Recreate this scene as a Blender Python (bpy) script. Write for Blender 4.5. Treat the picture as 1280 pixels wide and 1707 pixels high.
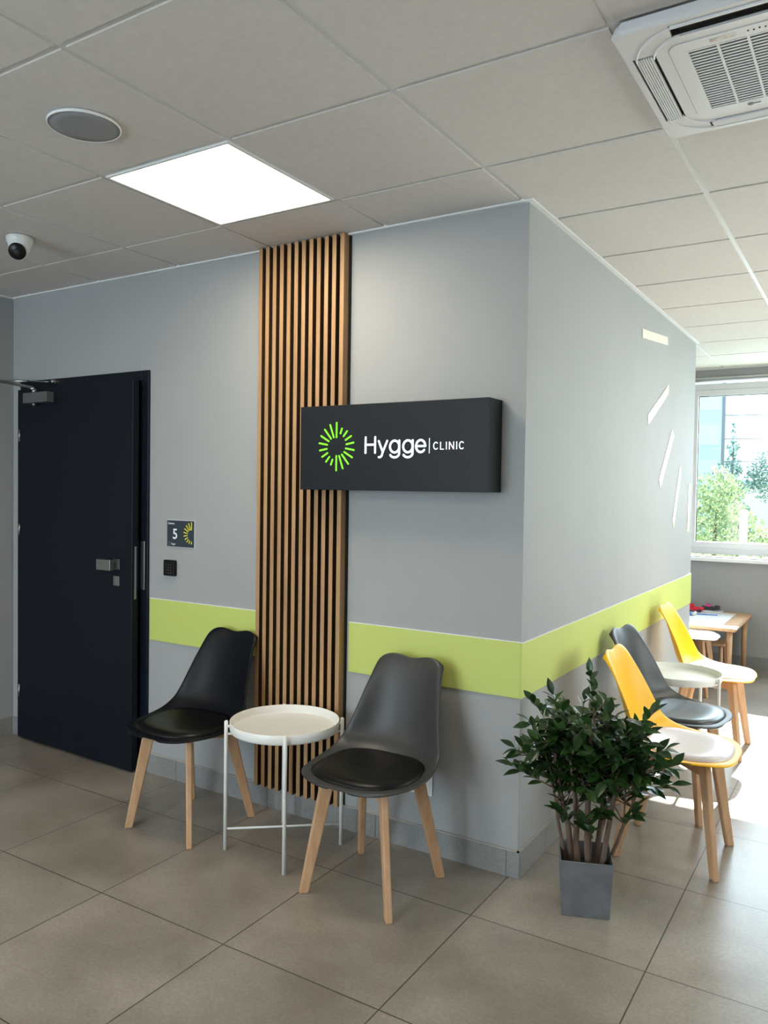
import bpy, math, random
from mathutils import Vector, Matrix
random.seed(7)
PI = math.pi
scn = bpy.context.scene
COL = scn.collection
for o in list(bpy.data.objects):
    bpy.data.objects.remove(o)

# ------------------------------------------------------------------ camera
cd = bpy.data.cameras.new('camera'); cam = bpy.data.objects.new('camera', cd); COL.objects.link(cam)
scn.camera = cam
CP = Vector((1.1321, -2.8276, 1.4784)); YAW, PITCH, ROLL, FPX = -0.5554, -0.0281, 0.0143, 1322.44
fw = Vector((math.sin(YAW)*math.cos(PITCH), math.cos(YAW)*math.cos(PITCH), math.sin(PITCH)))
rt = Vector((math.cos(YAW), -math.sin(YAW), 0)); up = rt.cross(fw)
r2 = rt*math.cos(ROLL)+up*math.sin(ROLL); u2 = -rt*math.sin(ROLL)+up*math.cos(ROLL)
cam.matrix_world = Matrix(((r2.x, u2.x, -fw.x, CP.x), (r2.y, u2.y, -fw.y, CP.y), (r2.z, u2.z, -fw.z, CP.z), (0, 0, 0, 1)))
cd.sensor_fit = 'HORIZONTAL'; cd.sensor_width = 36; cd.lens = 36*FPX/1280; cd.clip_start = .05; cd.clip_end = 400

# ------------------------------------------------------------------ world, sun, daylight, right fill, exposure
w = bpy.data.worlds.new('sky'); scn.world = w; w.use_nodes = True
bg = w.node_tree.nodes['Background']; bg.inputs[0].default_value = (.80, .91, 1, 1); bg.inputs[1].default_value = 1.5
scn.view_settings.view_transform = 'Standard'; scn.view_settings.look = 'None'
scn.view_settings.exposure = .95; scn.view_settings.gamma = 1; scn.view_settings.use_curve_mapping = False

def light(name, kind, loc, direction, energy, color, size=None, sizey=None):
    l = bpy.data.lights.new(name, kind); o = bpy.data.objects.new(name, l); COL.objects.link(o)
    o.location = loc; o.rotation_euler = Vector(direction).to_track_quat('-Z', 'Y').to_euler()
    l.energy = energy; l.color = color
    if kind == 'AREA':
        l.shape = 'RECTANGLE'; l.size = size; l.size_y = sizey
    return o
s = light('sun', 'SUN', (0, 12, 10), (.03, -1, -.66), 20, (1, .95, .86)); s.data.angle = math.radians(.6)
light('daylight_back', 'AREA', (-1.3, -6.35, 1.45), (.12, 1, -.1), 92, (.74, .87, 1), 2.6, 2.0)
light('daylight_far', 'AREA', (1.1, 4.95, 1.9), (-.05, -1, -.22), 52, (.72, .86, 1), 2.6, 1.2)
light('fill_right', 'AREA', (3.25, 1.4, 1.55), (-1, -.1, -.12), 34, (1, .98, .95), 2.4, 1.5)  # added fill lamp on the unseen right side, no known source there

H = 2.5727; TS = .6; GX, GY = -.6223, -1.5587
XL, XR, YB, YF = -3.2, 3.0, -6.0, 4.55

# ------------------------------------------------------------------ materials
def mat(name, color, rough=.5, metal=0, spec=None, coat=0, emit=None, estr=0):
    m = bpy.data.materials.new(name); m.use_nodes = True
    b = m.node_tree.nodes['Principled BSDF']
    b.inputs['Base Color'].default_value = (*color, 1); b.inputs['Roughness'].default_value = rough
    b.inputs['Metallic'].default_value = metal
    if spec is not None: b.inputs['Specular IOR Level'].default_value = spec
    if coat: b.inputs['Coat Weight'].default_value = coat
    if emit: b.inputs['Emission Color'].default_value = (*emit, 1); b.inputs['Emission Strength'].default_value = estr
    return m
def N(m, t): return m.node_tree.nodes.new(t)
def L(m, a, b): m.node_tree.links.new(a, b)
def BS(m): return m.node_tree.nodes['Principled BSDF']
def noisy(m, c1, c2, scale, detail=4, stretch=(1, 1, 1), bump=0, bscale=None, contrast=(.3, .7), rough=None):
    tc = N(m, 'ShaderNodeTexCoord'); mp = N(m, 'ShaderNodeMapping'); mp.inputs['Scale'].default_value = stretch
    L(m, tc.outputs['Object'], mp.inputs[0])
    n = N(m, 'ShaderNodeTexNoise'); n.inputs['Scale'].default_value = scale; n.inputs['Detail'].default_value = detail
    L(m, mp.outputs[0], n.inputs['Vector'])
    r = N(m, 'ShaderNodeValToRGB'); r.color_ramp.elements[0].position = contrast[0]; r.color_ramp.elements[1].position = contrast[1]
    r.color_ramp.elements[0].color = (*c1, 1); r.color_ramp.elements[1].color = (*c2, 1)
    L(m, n.outputs['Fac'], r.inputs[0]); L(m, r.outputs[0], BS(m).inputs['Base Color'])
    if bump:
        n2 = N(m, 'ShaderNodeTexNoise'); n2.inputs['Scale'].default_value = bscale or scale*8; n2.inputs['Detail'].default_value = 3
        L(m, mp.outputs[0], n2.inputs['Vector'])
        b = N(m, 'ShaderNodeBump'); b.inputs['Strength'].default_value = bump; b.inputs['Distance'].default_value = .002
        L(m, n2.outputs['Fac'], b.inputs['Height']); L(m, b.outputs[0], BS(m).inputs['Normal'])
    return m
M = {}
M['wall'] = noisy(mat('grey wall paint', (.5, .5, .5), .75), (.345, .350, .352), (.36, .365, .367), 3, bump=.08, bscale=180)
M['ceil'] = noisy(mat('ceiling tile', (.7, .7, .68), .9), (.62, .585, .56), (.66, .622, .595), 40, bump=.15, bscale=250)
M['grid'] = mat('ceiling grid', (.66, .65, .64), .45)
M['white'] = mat('white paint', (.78, .78, .78), .4)
M['pvc'] = mat('white window plastic', (.8, .81, .83), .3)
M['green'] = mat('lime board', (.53, .60, .15), .55)
M['door'] = mat('anthracite door', (.0038, .0068, .0125), .42, spec=.22)
M['doorframe'] = mat('anthracite frame', (.004, .0068, .013), .38, spec=.3)
M['black'] = mat('black felt', (.006, .006, .007), .9)
M['gaplight'] = mat('cream gap light', (.75, .72, .6), .5)
M['steel'] = mat('brushed steel', (.42, .42, .41), .34, 1)
M['closer'] = mat('grey enamel', (.13, .135, .14), .4, .3)
M['sign'] = mat('anthracite sign', (.0075, .0095, .0125), .45, spec=.25)
M['signw'] = mat('lit white letters', (.7, .75, .8), .4, emit=(.85, .95, 1), estr=.42)
M['signg'] = mat('lit green bars', (.2, .8, .02), .4, emit=(.17, .88, .01), estr=.38)
M['yel'] = mat('yellow print', (.75, .70, .04), .5)
M['prw'] = mat('white print', (.85, .88, .88), .5)
M['prg'] = mat('dim grey print', (.25, .27, .28), .5)
M['plate'] = mat('slate plate', (.028, .042, .055), .3)
M['blackpl'] = mat('black plastic', (.004, .004, .005), .35, spec=.3)
M['cw'] = mat('camera white', (.72, .72, .71), .35)
M['spk'] = mat('speaker mesh', (.27, .27, .28), .7)
M['panel'] = mat('light panel', (.9, .9, .9), .5, emit=(1, .90, .72), estr=9)
M['ac'] = mat('cassette plastic', (.70, .69, .70), .35)
M['acdark'] = mat('dark duct', (.02, .018, .018), .7)
M['tape'] = noisy(mat('torn sticker residue', (.6, .5, .45), .6), (.5, .36, .30), (.8, .78, .74), 60)
M['tray'] = mat('white powder coat', (.80, .79, .76), .35)
M['shell_black'] = mat('black shell plastic', (.002, .0028, .0055), .42, spec=.2)
M['shell_grey'] = mat('graphite shell plastic', (.036, .036, .036), .40, spec=.42)
M['shell_yellow'] = mat('yellow shell plastic', (.95, .50, .002), .4, spec=.35)
M['shell_white'] = mat('white shell plastic', (.8, .8, .8), .35)
M['pad_black'] = mat('black leatherette', (.003, .003, .0035), .36, spec=.26)
M['pad_grey'] = mat('dark leatherette', (.03, .032, .036), .30)
M['pad_pale'] = mat('pale leatherette', (.66, .58, .58), .30)
M['wood'] = noisy(mat('beech', (.6, .4, .25), .45), (.50, .285, .155), (.62, .385, .225), 6, 3, (6, 6, 1.2))
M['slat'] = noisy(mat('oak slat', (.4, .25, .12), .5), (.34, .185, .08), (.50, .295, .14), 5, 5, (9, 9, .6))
M['slatshade'] = mat('shade-darkened slat side', (.055, .028, .013), .6)  # dark tone stands in for shade in the slat gaps
M['pot'] = noisy(mat('zinc pot', (.2, .2, .21), .42, .25), (.135, .145, .160), (.20, .21, .225), 12, 4, contrast=(.35, .75))
M['soil'] = noisy(mat('dark filler', (.02, .02, .02), .9), (.01, .009, .008), (.05, .04, .03), 60)
M['bark'] = noisy(mat('brown bark', (.1, .06, .04), .8), (.06, .035, .025), (.19, .125, .09), 30, 4, (1, 1, .3), bump=.5, bscale=80)
M['tablew'] = mat('white table panel', (.8, .8, .8), .4)
M['red'] = mat('red toy plastic', (.65, .01, .03), .4)
M['dark'] = mat('dark toy plastic', (.03, .03, .035), .5)
M['blue'] = mat('blue toy plastic', (.1, .25, .6), .3)
M['pink'] = mat('pink toy plastic', (.7, .05, .3), .4)
M['paper'] = mat('grey paper', (.6, .62, .64), .6)
M['outlet'] = mat('outlet plastic', (.75, .75, .76), .3)
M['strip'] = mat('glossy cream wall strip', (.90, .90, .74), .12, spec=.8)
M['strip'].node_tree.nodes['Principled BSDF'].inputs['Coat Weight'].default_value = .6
M['rail'] = mat('aluminium rail', (.5, .51, .5), .4, .5)
M['grass'] = noisy(mat('grass', (.1, .2, .05), .9), (.10, .17, .05), (.28, .33, .15), 3)
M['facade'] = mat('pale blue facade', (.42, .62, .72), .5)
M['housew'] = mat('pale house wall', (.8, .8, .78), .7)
M['pole'] = mat('grey post', (.14, .17, .26), .6)
M['base'] = None

# floor tiles: brick texture without offset in object coordinates
def tiled(name, ox, oy, sx, sy, axes, c_lo, c_hi, mortar_col, rough, msize=.0032, nscale=2.2):
    m = mat(name, c_lo, rough); nt = m.node_tree
    tc = N(m, 'ShaderNodeTexCoord'); sep = N(m, 'ShaderNodeSeparateXYZ'); L(m, tc.outputs['Object'], sep.inputs[0])
    cb = N(m, 'ShaderNodeCombineXYZ')
    for k, (ax, off) in enumerate(((axes[0], ox), (axes[1], oy))):
        a = N(m, 'ShaderNodeMath'); a.operation = 'SUBTRACT'; a.inputs[1].default_value = off-30*(sx, sy)[k]
        L(m, sep.outputs[ax], a.inputs[0]); L(m, a.outputs[0], cb.inputs[k])
    br = N(m, 'ShaderNodeTexBrick'); br.offset = 0; br.squash = 1
    br.inputs['Scale'].default_value = 1; br.inputs['Brick Width'].default_value = sx; br.inputs['Row Height'].default_value = sy
    br.inputs['Mortar Size'].default_value = msize/2; br.inputs['Mortar Smooth'].default_value = .1; br.inputs['Bias'].default_value = 0
    br.inputs['Color1'].default_value = (.93, .93, .93, 1); br.inputs['Color2'].default_value = (1.05, 1.05, 1.05, 1)
    br.inputs['Mortar'].default_value = (1, 1, 1, 1)
    L(m, cb.outputs[0], br.inputs['Vector'])
    n = N(m, 'ShaderNodeTexNoise'); n.inputs['Scale'].default_value = nscale; n.inputs['Detail'].default_value = 7; n.inputs['Roughness'].default_value = .6
    n.inputs['Distortion'].default_value = .15; L(m, tc.outputs['Object'], n.inputs['Vector'])
    r = N(m, 'ShaderNodeValToRGB'); r.color_ramp.elements[0].position = .36; r.color_ramp.elements[1].position = .64
    r.color_ramp.elements[0].color = (*c_lo, 1); r.color_ramp.elements[1].color = (*c_hi, 1); L(m, n.outputs['Fac'], r.inputs[0])
    mu = N(m, 'ShaderNodeMix'); mu.data_type = 'RGBA'; mu.blend_type = 'MULTIPLY'; mu.inputs[0].default_value = 1
    L(m, r.outputs[0], mu.inputs[6]); L(m, br.outputs['Color'], mu.inputs[7])
    n3 = N(m, 'ShaderNodeTexNoise'); n3.inputs['Scale'].default_value = 90; n3.inputs['Detail'].default_value = 3; L(m, tc.outputs['Object'], n3.inputs['Vector'])
    mr = N(m, 'ShaderNodeMapRange'); mr.inputs[1].default_value = .3; mr.inputs[2].default_value = .7; mr.inputs[3].default_value = .88; mr.inputs[4].default_value = 1.12
    L(m, n3.outputs['Fac'], mr.inputs[0])
    mu2 = N(m, 'ShaderNodeMix'); mu2.data_type = 'RGBA'; mu2.blend_type = 'MULTIPLY'; mu2.inputs[0].default_value = 1
    L(m, mu.outputs[2], mu2.inputs[6]); L(m, mr.outputs[0], mu2.inputs[7])
    mx = N(m, 'ShaderNodeMix'); mx.data_type = 'RGBA'; L(m, br.outputs['Fac'], mx.inputs[0]); L(m, mu2.outputs[2], mx.inputs[6])
    mx.inputs[7].default_value = (*mortar_col, 1); L(m, mx.outputs[2], BS(m).inputs['Base Color'])
    b = N(m, 'ShaderNodeBump'); b.inputs['Strength'].default_value = .5; b.inputs['Distance'].default_value = .002; b.invert = True
    L(m, br.outputs['Fac'], b.inputs['Height']); L(m, b.outputs[0], BS(m).inputs['Normal'])
    rr = N(m, 'ShaderNodeMapRange'); rr.inputs[1].default_value = .3; rr.inputs[2].default_value = .7; rr.inputs[3].default_value = rough-.012; rr.inputs[4].default_value = rough+.05
    L(m, n.outputs['Fac'], rr.inputs[0]); L(m, rr.outputs[0], BS(m).inputs['Roughness'])
    return m
M['floor'] = tiled('floor tile', .5631, -.3413, .5948, .6021, (0, 1), (.205, .177, .149), (.325, .289, .248), (.06, .05, .042), .297, msize=.0046)
BS(M['floor']).inputs['Specular IOR Level'].default_value = .8
M['base_x'] = tiled('skirting tile along x', -.041, -.5, .5948, 1.5, (0, 2), (.205, .205, .205), (.28, .28, .28), (.09, .09, .09), .5)
M['base_y'] = tiled('skirting tile along y', .273, -.5, .6021, 1.5, (1, 2), (.205, .20, .195), (.28, .275, .265), (.09, .09, .09), .5)

def leafmat(name, c1, c2, trans, rough):
    m = bpy.data.materials.new(name); m.use_nodes = True; b = BS(m)
    tc = N(m, 'ShaderNodeNewGeometry'); r = N(m, 'ShaderNodeValToRGB')
    r.color_ramp.elements[0].color = (*c1, 1); r.color_ramp.elements[1].color = (*c2, 1)
    L(m, tc.outputs['Random Per Island'], r.inputs[0]); L(m, r.outputs[0], b.inputs['Base Color']); b.inputs['Roughness'].default_value = rough
    t = N(m, 'ShaderNodeBsdfTranslucent'); L(m, r.outputs[0], t.inputs['Color'])
    mx = N(m, 'ShaderNodeMixShader'); mx.inputs[0].default_value = trans
    L(m, b.outputs[0], mx.inputs[1]); L(m, t.outputs[0], mx.inputs[2]); L(m, mx.outputs[0], m.node_tree.nodes['Material Output'].inputs[0])
    return m
M['leaf'] = leafmat('ficus leaf', (.009, .028, .008), (.032, .085, .016), .2, .3)
M['treeleaf'] = leafmat('garden leaf', (.13, .23, .12), (.42, .50, .28), .45, .6)
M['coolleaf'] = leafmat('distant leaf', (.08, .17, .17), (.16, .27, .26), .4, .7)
def glass(name):
    m = bpy.data.materials.new(name); m.use_nodes = True; nt = m.node_tree; nt.nodes.remove(BS(m))
    t = nt.nodes.new('ShaderNodeBsdfTransparent'); t.inputs[0].default_value = (.95, .98, .97, 1)
    g = nt.nodes.new('ShaderNodeBsdfGlossy'); g.inputs['Roughness'].default_value = .02
    mx = nt.nodes.new('ShaderNodeMixShader'); mx.inputs[0].default_value = .05
    nt.links.new(t.outputs[0], mx.inputs[1]); nt.links.new(g.outputs[0], mx.inputs[2]); nt.links.new(mx.outputs[0], nt.nodes['Material Output'].inputs[0])
    return m
M['glass'] = glass('window glass')

# ------------------------------------------------------------------ mesh helpers
class MB:
    def __init__(s): s.v = []; s.f = []; s.mi = []; s.sm = []
    def add(s, vs, fs, mi=0, smooth=False):
        o = len(s.v); s.v += [tuple(v) for v in vs]
        for f in fs: s.f.append(tuple(i+o for i in f)); s.mi.append(mi); s.sm.append(smooth)
        return s
    def box(s, x0, x1, y0, y1, z0, z1, mi=0, mx=None):
        vs = [Vector((x, y, z)) for z in (z0, z1) for y in (y0, y1) for x in (x0, x1)]
        if mx is not None: vs = [mx @ v for v in vs]
        return s.add(vs, [(0, 2, 3, 1), (4, 5, 7, 6), (0, 1, 5, 4), (2, 6, 7, 3), (0, 4, 6, 2), (1, 3, 7, 5)], mi)
    def prism(s, poly, fn, a, b, mi=0, smooth=False):   # poly 2D CCW, fn(u, v, t) -> xyz
        n = len(poly); vs = [fn(u, v, a) for u, v in poly]+[fn(u, v, b) for u, v in poly]
        fs = [tuple(range(n))[::-1], tuple(range(n, 2*n))]
        s.add(vs, fs, mi)
        return s.add(vs, [(i, (i+1) % n, n+(i+1) % n, n+i) for i in range(n)], mi, smooth)
    def tube(s, pts, rad, n=10, mi=0, caps=True, flat=None):
        pts = [Vector(p) for p in pts]
        if not isinstance(rad, (list, tuple)): rad = [rad]*len(pts)
        ref = None; vs = []
        for i, p in enumerate(pts):
            d = (pts[min(i+1, len(pts)-1)]-pts[max(i-1, 0)]).normalized()
            if ref is None: ref = d.orthogonal().normalized() if flat is None else Vector(flat)
            a = (ref-d*ref.dot(d)).normalized(); ref = a; b = d.cross(a)
            for k in range(n):
                t = 2*PI*k/n; vs.append(p+(a*math.cos(t)+b*math.sin(t))*rad[i])
        fs = [(i*n+k, i*n+(k+1) % n, (i+1)*n+(k+1) % n, (i+1)*n+k) for i in range(len(pts)-1) for k in range(n)]
        s.add(vs, fs, mi, True)
        if caps:
            o = len(vs)-n; s.add([vs[k] for k in range(n)], [tuple(range(n))[::-1]], mi); s.add([vs[o+k] for k in range(n)], [tuple(range(n))], mi)
        return s
    def lathe(s, prof, c=(0, 0, 0), n=32, mi=0, mx=None, smooth=True):
        vs = []
        for r, z in prof:
            for k in range(n):
                t = 2*PI*k/n; v = Vector((r*math.cos(t), r*math.sin(t), z))
                if mx is not None: v = mx @ v
                vs.append(v+Vector(c))
        fs = [(i*n+k, i*n+(k+1) % n, (i+1)*n+(k+1) % n, (i+1)*n+k) for i in range(len(prof)-1) for k in range(n)]
        s.add(vs, fs, mi, smooth)
        if prof[0][0] > 1e-5: s.add(vs[:n], [tuple(range(n))[::-1]], mi)
        if prof[-1][0] > 1e-5: s.add(vs[-n:], [tuple(range(n))], mi)
        return s
    def ball(s, c, r, n=12, mi=0, sc=(1, 1, 1)):
        prof = [(max(r*math.sin(PI*i/8), 1e-6), -r*math.cos(PI*i/8)) for i in range(9)]
        return s.lathe(prof, c, n, mi, Matrix.Diagonal((*sc, 1)).to_3x3())
    def build(s, name, mats, parent=None, bevel=0, seg=2, sub=0, label=None):
        me = bpy.data.meshes.new(name); me.from_pydata(s.v, [], s.f)
        if not isinstance(mats, (list, tuple)): mats = [mats]
        for m in mats: me.materials.append(m)
        for p, mi, sm in zip(me.polygons, s.mi, s.sm): p.material_index = mi; p.use_smooth = sm
        import bmesh
        bm = bmesh.new(); bm.from_mesh(me); bmesh.ops.remove_doubles(bm, verts=bm.verts, dist=1e-6)
        bmesh.ops.recalc_face_normals(bm, faces=bm.faces); bm.to_mesh(me); bm.free()
        o = bpy.data.objects.new(name, me); COL.objects.link(o)
        if parent: o.parent = parent
        if bevel:
            b = o.modifiers.new('bevel', 'BEVEL'); b.width = bevel; b.segments = seg; b.limit_method = 'ANGLE'; b.angle_limit = math.radians(40)
        if sub:
            b = o.modifiers.new('sub', 'SUBSURF'); b.levels = sub; b.render_levels = sub
        if label: o['label'] = label
        return o
def empty(name, loc, label, cat, rz=0, group=None):
    o = bpy.data.objects.new(name, None); COL.objects.link(o); o.location = loc; o.rotation_euler = (0, 0, rz); o.empty_display_size = .1
    return tag(o, label, cat, group)
def tag(o, label, cat, group=None):
    o['label'] = label; o['category'] = cat
    if group: o['group'] = group
    return o
def struct(o, label=None):
    o['kind'] = 'structure'
    if label: o['label'] = label
    return o
def copy_tree(o, parent=None, swap={}):
    c = o.copy(); COL.objects.link(c); c.parent = parent
    if o.type == 'MESH' and o.name.split('.')[0] in swap:
        c.data = o.data.copy(); c.data.materials[0] = swap[o.name.split('.')[0]]
    for ch in [x for x in bpy.data.objects if x.parent == o]: copy_tree(ch, c, swap)
    return c
def BOX(*a, **k): return MB().box(*a, **k)

# ------------------------------------------------------------------ structure
struct(BOX(XL-.15, XR+.15, YB-.15, YF+.2, -.12, 0).build('floor', M['floor']), 'large grey-beige stone-look square tiles with thin dark joints')
DX0, DX1, DZ = -3.07, -2.08, 2.035
b = MB().box(XL, DX0, 0, .12, 0, H+.02).box(DX1, 0, 0, .12, 0, H+.02).box(DX0, DX1, 0, .12, DZ, H+.02)
struct(b.build('wall_front', M['wall']), 'grey wall with the door, slat panel and sign')
struct(BOX(-.12, 0, .12, 3.22, 0, H+.02).build('wall_side', M['wall']), 'grey wall running from the outer corner towards the window')
struct(BOX(XL, -.12, 3.1, 3.22, 0, H+.02).build('wall_inner', M['wall']))
struct(BOX(XL-.15, XL, YB-.15, YF+.2, -.01, H+.05).build('wall_left', M['wall']))
WX0, WX1, WZ0, WZ1 = -.33, 2.5, .93, 2.47
b = MB().box(XL, WX0, YF, YF+.2, 0, H+.05).box(WX1, XR, YF, YF+.2, 0, H+.05).box(WX0, WX1, YF, YF+.2, 0, WZ0).box(WX0, WX1, YF, YF+.2, WZ1, H+.05)
struct(b.build('wall_far', M['wall']), 'grey wall around the bright window')
RY0, RY1, RZ0, RZ1 = .1, 2.7, .8, 2.35
b = MB().box(XR, XR+.15, YB-.15, RY0, -.01, H+.05).box(XR, XR+.15, RY1, YF+.2, -.01, H+.05).box(XR, XR+.15, RY0, RY1, -.01, RZ0).box(XR, XR+.15, RY0, RY1, RZ1, H+.05)
struct(b.build('wall_right', M['wall']))
BX0, BX1 = -2.7, .1
b = MB().box(XL, BX0, YB-.15, YB, -.01, H+.05).box(BX1, XR, YB-.15, YB, -.01, H+.05).box(BX0, BX1, YB-.15, YB, -.01, .4).box(BX0, BX1, YB-.15, YB, 2.45, H+.05)
struct(b.build('wall_back', M['wall']))
# ceiling: grid plane plus drop tiles
b = MB()
ACX0, ACX1, ACY0, ACY1 = .575, 1.195, -.965, -.345
b.box(XL-.15, XR+.15, YB-.15, YF+.2, H, H+.15, 1)
lights_cells = [(-1, 1), (-1, -4), (2, -3), (3, 6), (-4, -3)]
for i in range(-5, 7):
    for j in range(-8, 11):
        x0, y0 = GX+i*TS, GY+j*TS
        if (i, j) in lights_cells or (i, j) == (2, 1): continue
        xa, xb, ya, yb = max(x0+.010, XL+.02), min(x0+TS-.010, XR-.02), max(y0+.010, YB+.02), min(y0+TS-.010, YF-.02)
        rects = [(xa, xb, ya, yb)]
        # cut by the room-5 block: keep the L-shaped remainder
        if xa < .02 and yb > -.02 and ya < 3.24:
            rects = []
            if ya < -.02: rects.append((xa, xb, ya, -.02))
            if xb > .02: rects.append((max(xa, .022), xb, max(ya, -.02) if ya < -.02 else ya, yb))
            if yb > 3.24: rects.append((xa, xb, 3.24, yb))
        for r in rects:
            if r[1]-r[0] > .015 and r[3]-r[2] > .015: b.box(r[0], r[1], r[2], r[3], H-.005, H, 0)
struct(b.build('ceiling', [M['ceil'], M['grid']]), 'suspended ceiling of square mineral tiles in a grey grid')
# ceiling edge trims
struct(BOX(XL, 0, -.02, 0, H-.012, H-.0).build('trim_1', M['white']))
struct(BOX(0, .02, -.02, 3.24, H-.012, H).build('trim_2', M['white']))
struct(BOX(XL, XL+.02, YB, -.02, H-.012, H).build('trim_3', M['white']))
struct(BOX(XL, XR, YF-.02, YF, H-.012, H).build('trim_4', M['white']))
# baseboards
struct(MB().box(DX1+.04, .012, -.012, 0, 0, .1).box(XL, -3.115, -.012, 0, 0, .1).build('baseboard_front', M['base_x'], bevel=.0015), 'grey tile skirting')
struct(BOX(0, .012, 0, 3.232, 0, .1).build('baseboard_side', M['base_y'], bevel=.0015), 'grey tile skirting')
struct(BOX(XL, XL+.012, YB, -.0125, 0, .1).build('baseboard_left', M['base_y']))
struct(BOX(XL+.012, XR-.012, YF-.012, YF, 0, .1).build('baseboard_far', M['base_x']))
struct(BOX(XR-.012, XR, YB, YF-.012, 0, .1).build('baseboard_right', M['base_y']))
struct(BOX(XL+.012, XR-.012, YB, YB+.012, 0, .1).build('baseboard_back', M['base_x']))
# grout line over the skirting
struct(MB().box(DX1+.045, .009, -.009, 0, .1, .104).box(0, .009, -.009, 3.22, .1, .104).build('trim_5', mat('pale grout', (.42, .38, .35), .8)))

# windows
def window(n, ax, c0, c1, z0, z1, pos, depth, mull, label):
    # ax 0: lies along x at y=pos ; ax 1: along y at x=pos
    root = bpy.data.objects.new('window_%d' % n, None); COL.objects.link(root); struct(root, label)
    def bx(b, a0, a1, d0, d1, zz0, zz1):
        if ax == 0: b.box(a0, a1, pos+d0, pos+d1, zz0, zz1)
        else: b.box(pos+d0, pos+d1, a0, a1, zz0, zz1)
    root.location = (0, 0, 0)
    f = MB(); t = .055
    bx(f, c0, c1, 0, depth, z0, z0+t); bx(f, c0, c1, 0, depth, z1-t, z1); bx(f, c0, c0+t, 0, depth, z0+t, z1-t); bx(f, c1-t, c1, 0, depth, z0+t, z1-t)
    f.build('window_frame', M['pvc'], root, bevel=.003)
    edges = [c0+t]+mull+[c1-t]
    for a, e in zip(edges[:-1], edges[1:]):
        s_ = MB(); q = .05
        za, zb = z0+t, z1-t
        bx(s_, a, e, -.012, depth-.02, za, za+q); bx(s_, a, e, -.012, depth-.02, zb-q, zb); bx(s_, a, a+q, -.012, depth-.02, za+q, zb-q); bx(s_, e-q, e, -.012, depth-.02, za+q, zb-q)
        so = s_.build('window_sash', M['pvc'], root, bevel=.004)
        g = MB(); bx(g, a+q, e-q, .02, .026, za+q, zb-q); g.build('pane', M['glass'], so)
        k = MB()
        for (p0, p1, y0, y1) in ((a+q, a+q+.006, za+q, zb-q), (e-q-.006, e-q, za+q, zb-q), (a+q+.006, e-q-.006, zb-q-.006, zb-q)):
            bx(k, p0, p1, .008, .02, y0, y1)
        k.build('gasket', M['blackpl'], so)
    return root
window(1, 0, WX0+.0, WX1, .955, 2.445, YF+.05, .07, [1.1], 'white plastic window looking onto sunlit trees')
window(2, 1, RY0, RY1, RZ0, RZ1, XR+.04, .07, [1.4], None)  # unseen right window, added for its light and floor reflections
window(3, 0, BX0, BX1, .4, 2.45, YB-.11, .07, [-1.3], None)
struct(BOX(WX0-.06, WX1+.06, YF-.09, YF+.05, .9, .93).build('trim_6', M['pvc'], bevel=.006), 'white window sill')
struct(BOX(WX0-.1, WX1+.1, YF-.025, YF-.0005, 2.478, 2.492).build('trim_7', M['rail']), 'pale rail above the window')

# lime stripe boards
struct(MB().box(-2.028, -1.287, -.006, 0, .690, .904).box(-.79, .0, -.006, 0, .690, .904).build('trim_8', M['green'], bevel=.0012), 'lime green band along the front wall')
struct(BOX(0, .006, -.006, 3.22, .690, .902).build('trim_9', M['green'], bevel=.0012), 'lime green band along the side wall')
struct(MB().box(-2.028, -1.287, -.0058, 0, .9041, .9068).box(-.79, .006, -.0058, 0, .9041, .9068).box(0, .0058, 0, 3.22, .9021, .9048).build('trim_10', M['white']), 'thin pale edge above the lime band')

# white accent strips on the side wall
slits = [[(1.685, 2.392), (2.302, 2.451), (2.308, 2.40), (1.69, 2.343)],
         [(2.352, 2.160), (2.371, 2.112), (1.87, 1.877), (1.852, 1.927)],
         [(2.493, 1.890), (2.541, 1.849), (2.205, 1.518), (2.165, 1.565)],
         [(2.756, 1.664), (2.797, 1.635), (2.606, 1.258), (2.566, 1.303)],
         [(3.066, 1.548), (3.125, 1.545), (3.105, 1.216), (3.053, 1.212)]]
lab = ['cream horizontal strip on the side wall near the ceiling, topmost of the sunburst',
       'grey-white slanting strip on the side wall, second from the top of the sunburst',
       'bright white steep strip in the middle of the sunburst on the side wall',
       'narrow near-upright strip just left of the last one on the side wall',
       'shortest upright strip at the window end of the side wall']
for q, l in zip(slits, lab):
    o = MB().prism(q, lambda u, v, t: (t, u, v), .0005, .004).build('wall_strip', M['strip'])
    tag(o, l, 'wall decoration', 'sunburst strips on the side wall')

# ------------------------------------------------------------------ door
door = bpy.data.objects.new('door_1', None); COL.objects.link(door); struct(door, 'anthracite door number five standing slightly ajar')
f = MB()
f.box(-3.112, DX0+.012, -.014, 0, 0, 2.072).box(DX1-.012, -2.038, -.014, 0, 0, 2.072).box(DX0+.012, DX1-.012, -.014, 0, 2.02, 2.072)
f.box(DX0, DX0+.018, 0, .12, 0, DZ).box(DX1-.018, DX1, 0, .12, 0, DZ).box(DX0+.018, DX1-.018, 0, .12, DZ-.018, DZ)
f.box(DX0+.018, DX0+.032, .03, .12, 0, DZ-.018).box(DX1-.04, DX1-.018, .03, .12, 0, DZ-.018).box(DX0+.03, DX1-.03, .03, .12, DZ-.04, DZ-.018)
f.build('door_frame', M['doorframe'], door, bevel=.002)
hx, hy = -3.088, -.016
ANG = -math.radians(1.7)
leaf_root = Matrix.Translation((hx, hy, 0)) @ Matrix.Rotation(ANG, 4, 'Z')
lf = BOX(0, 1.008, -.03, .010, .012, 2.022, mx=leaf_root).build('door_leaf', M['door'], door, bevel=.003)
LW = 1.008
def leaf(mb): pass
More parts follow.
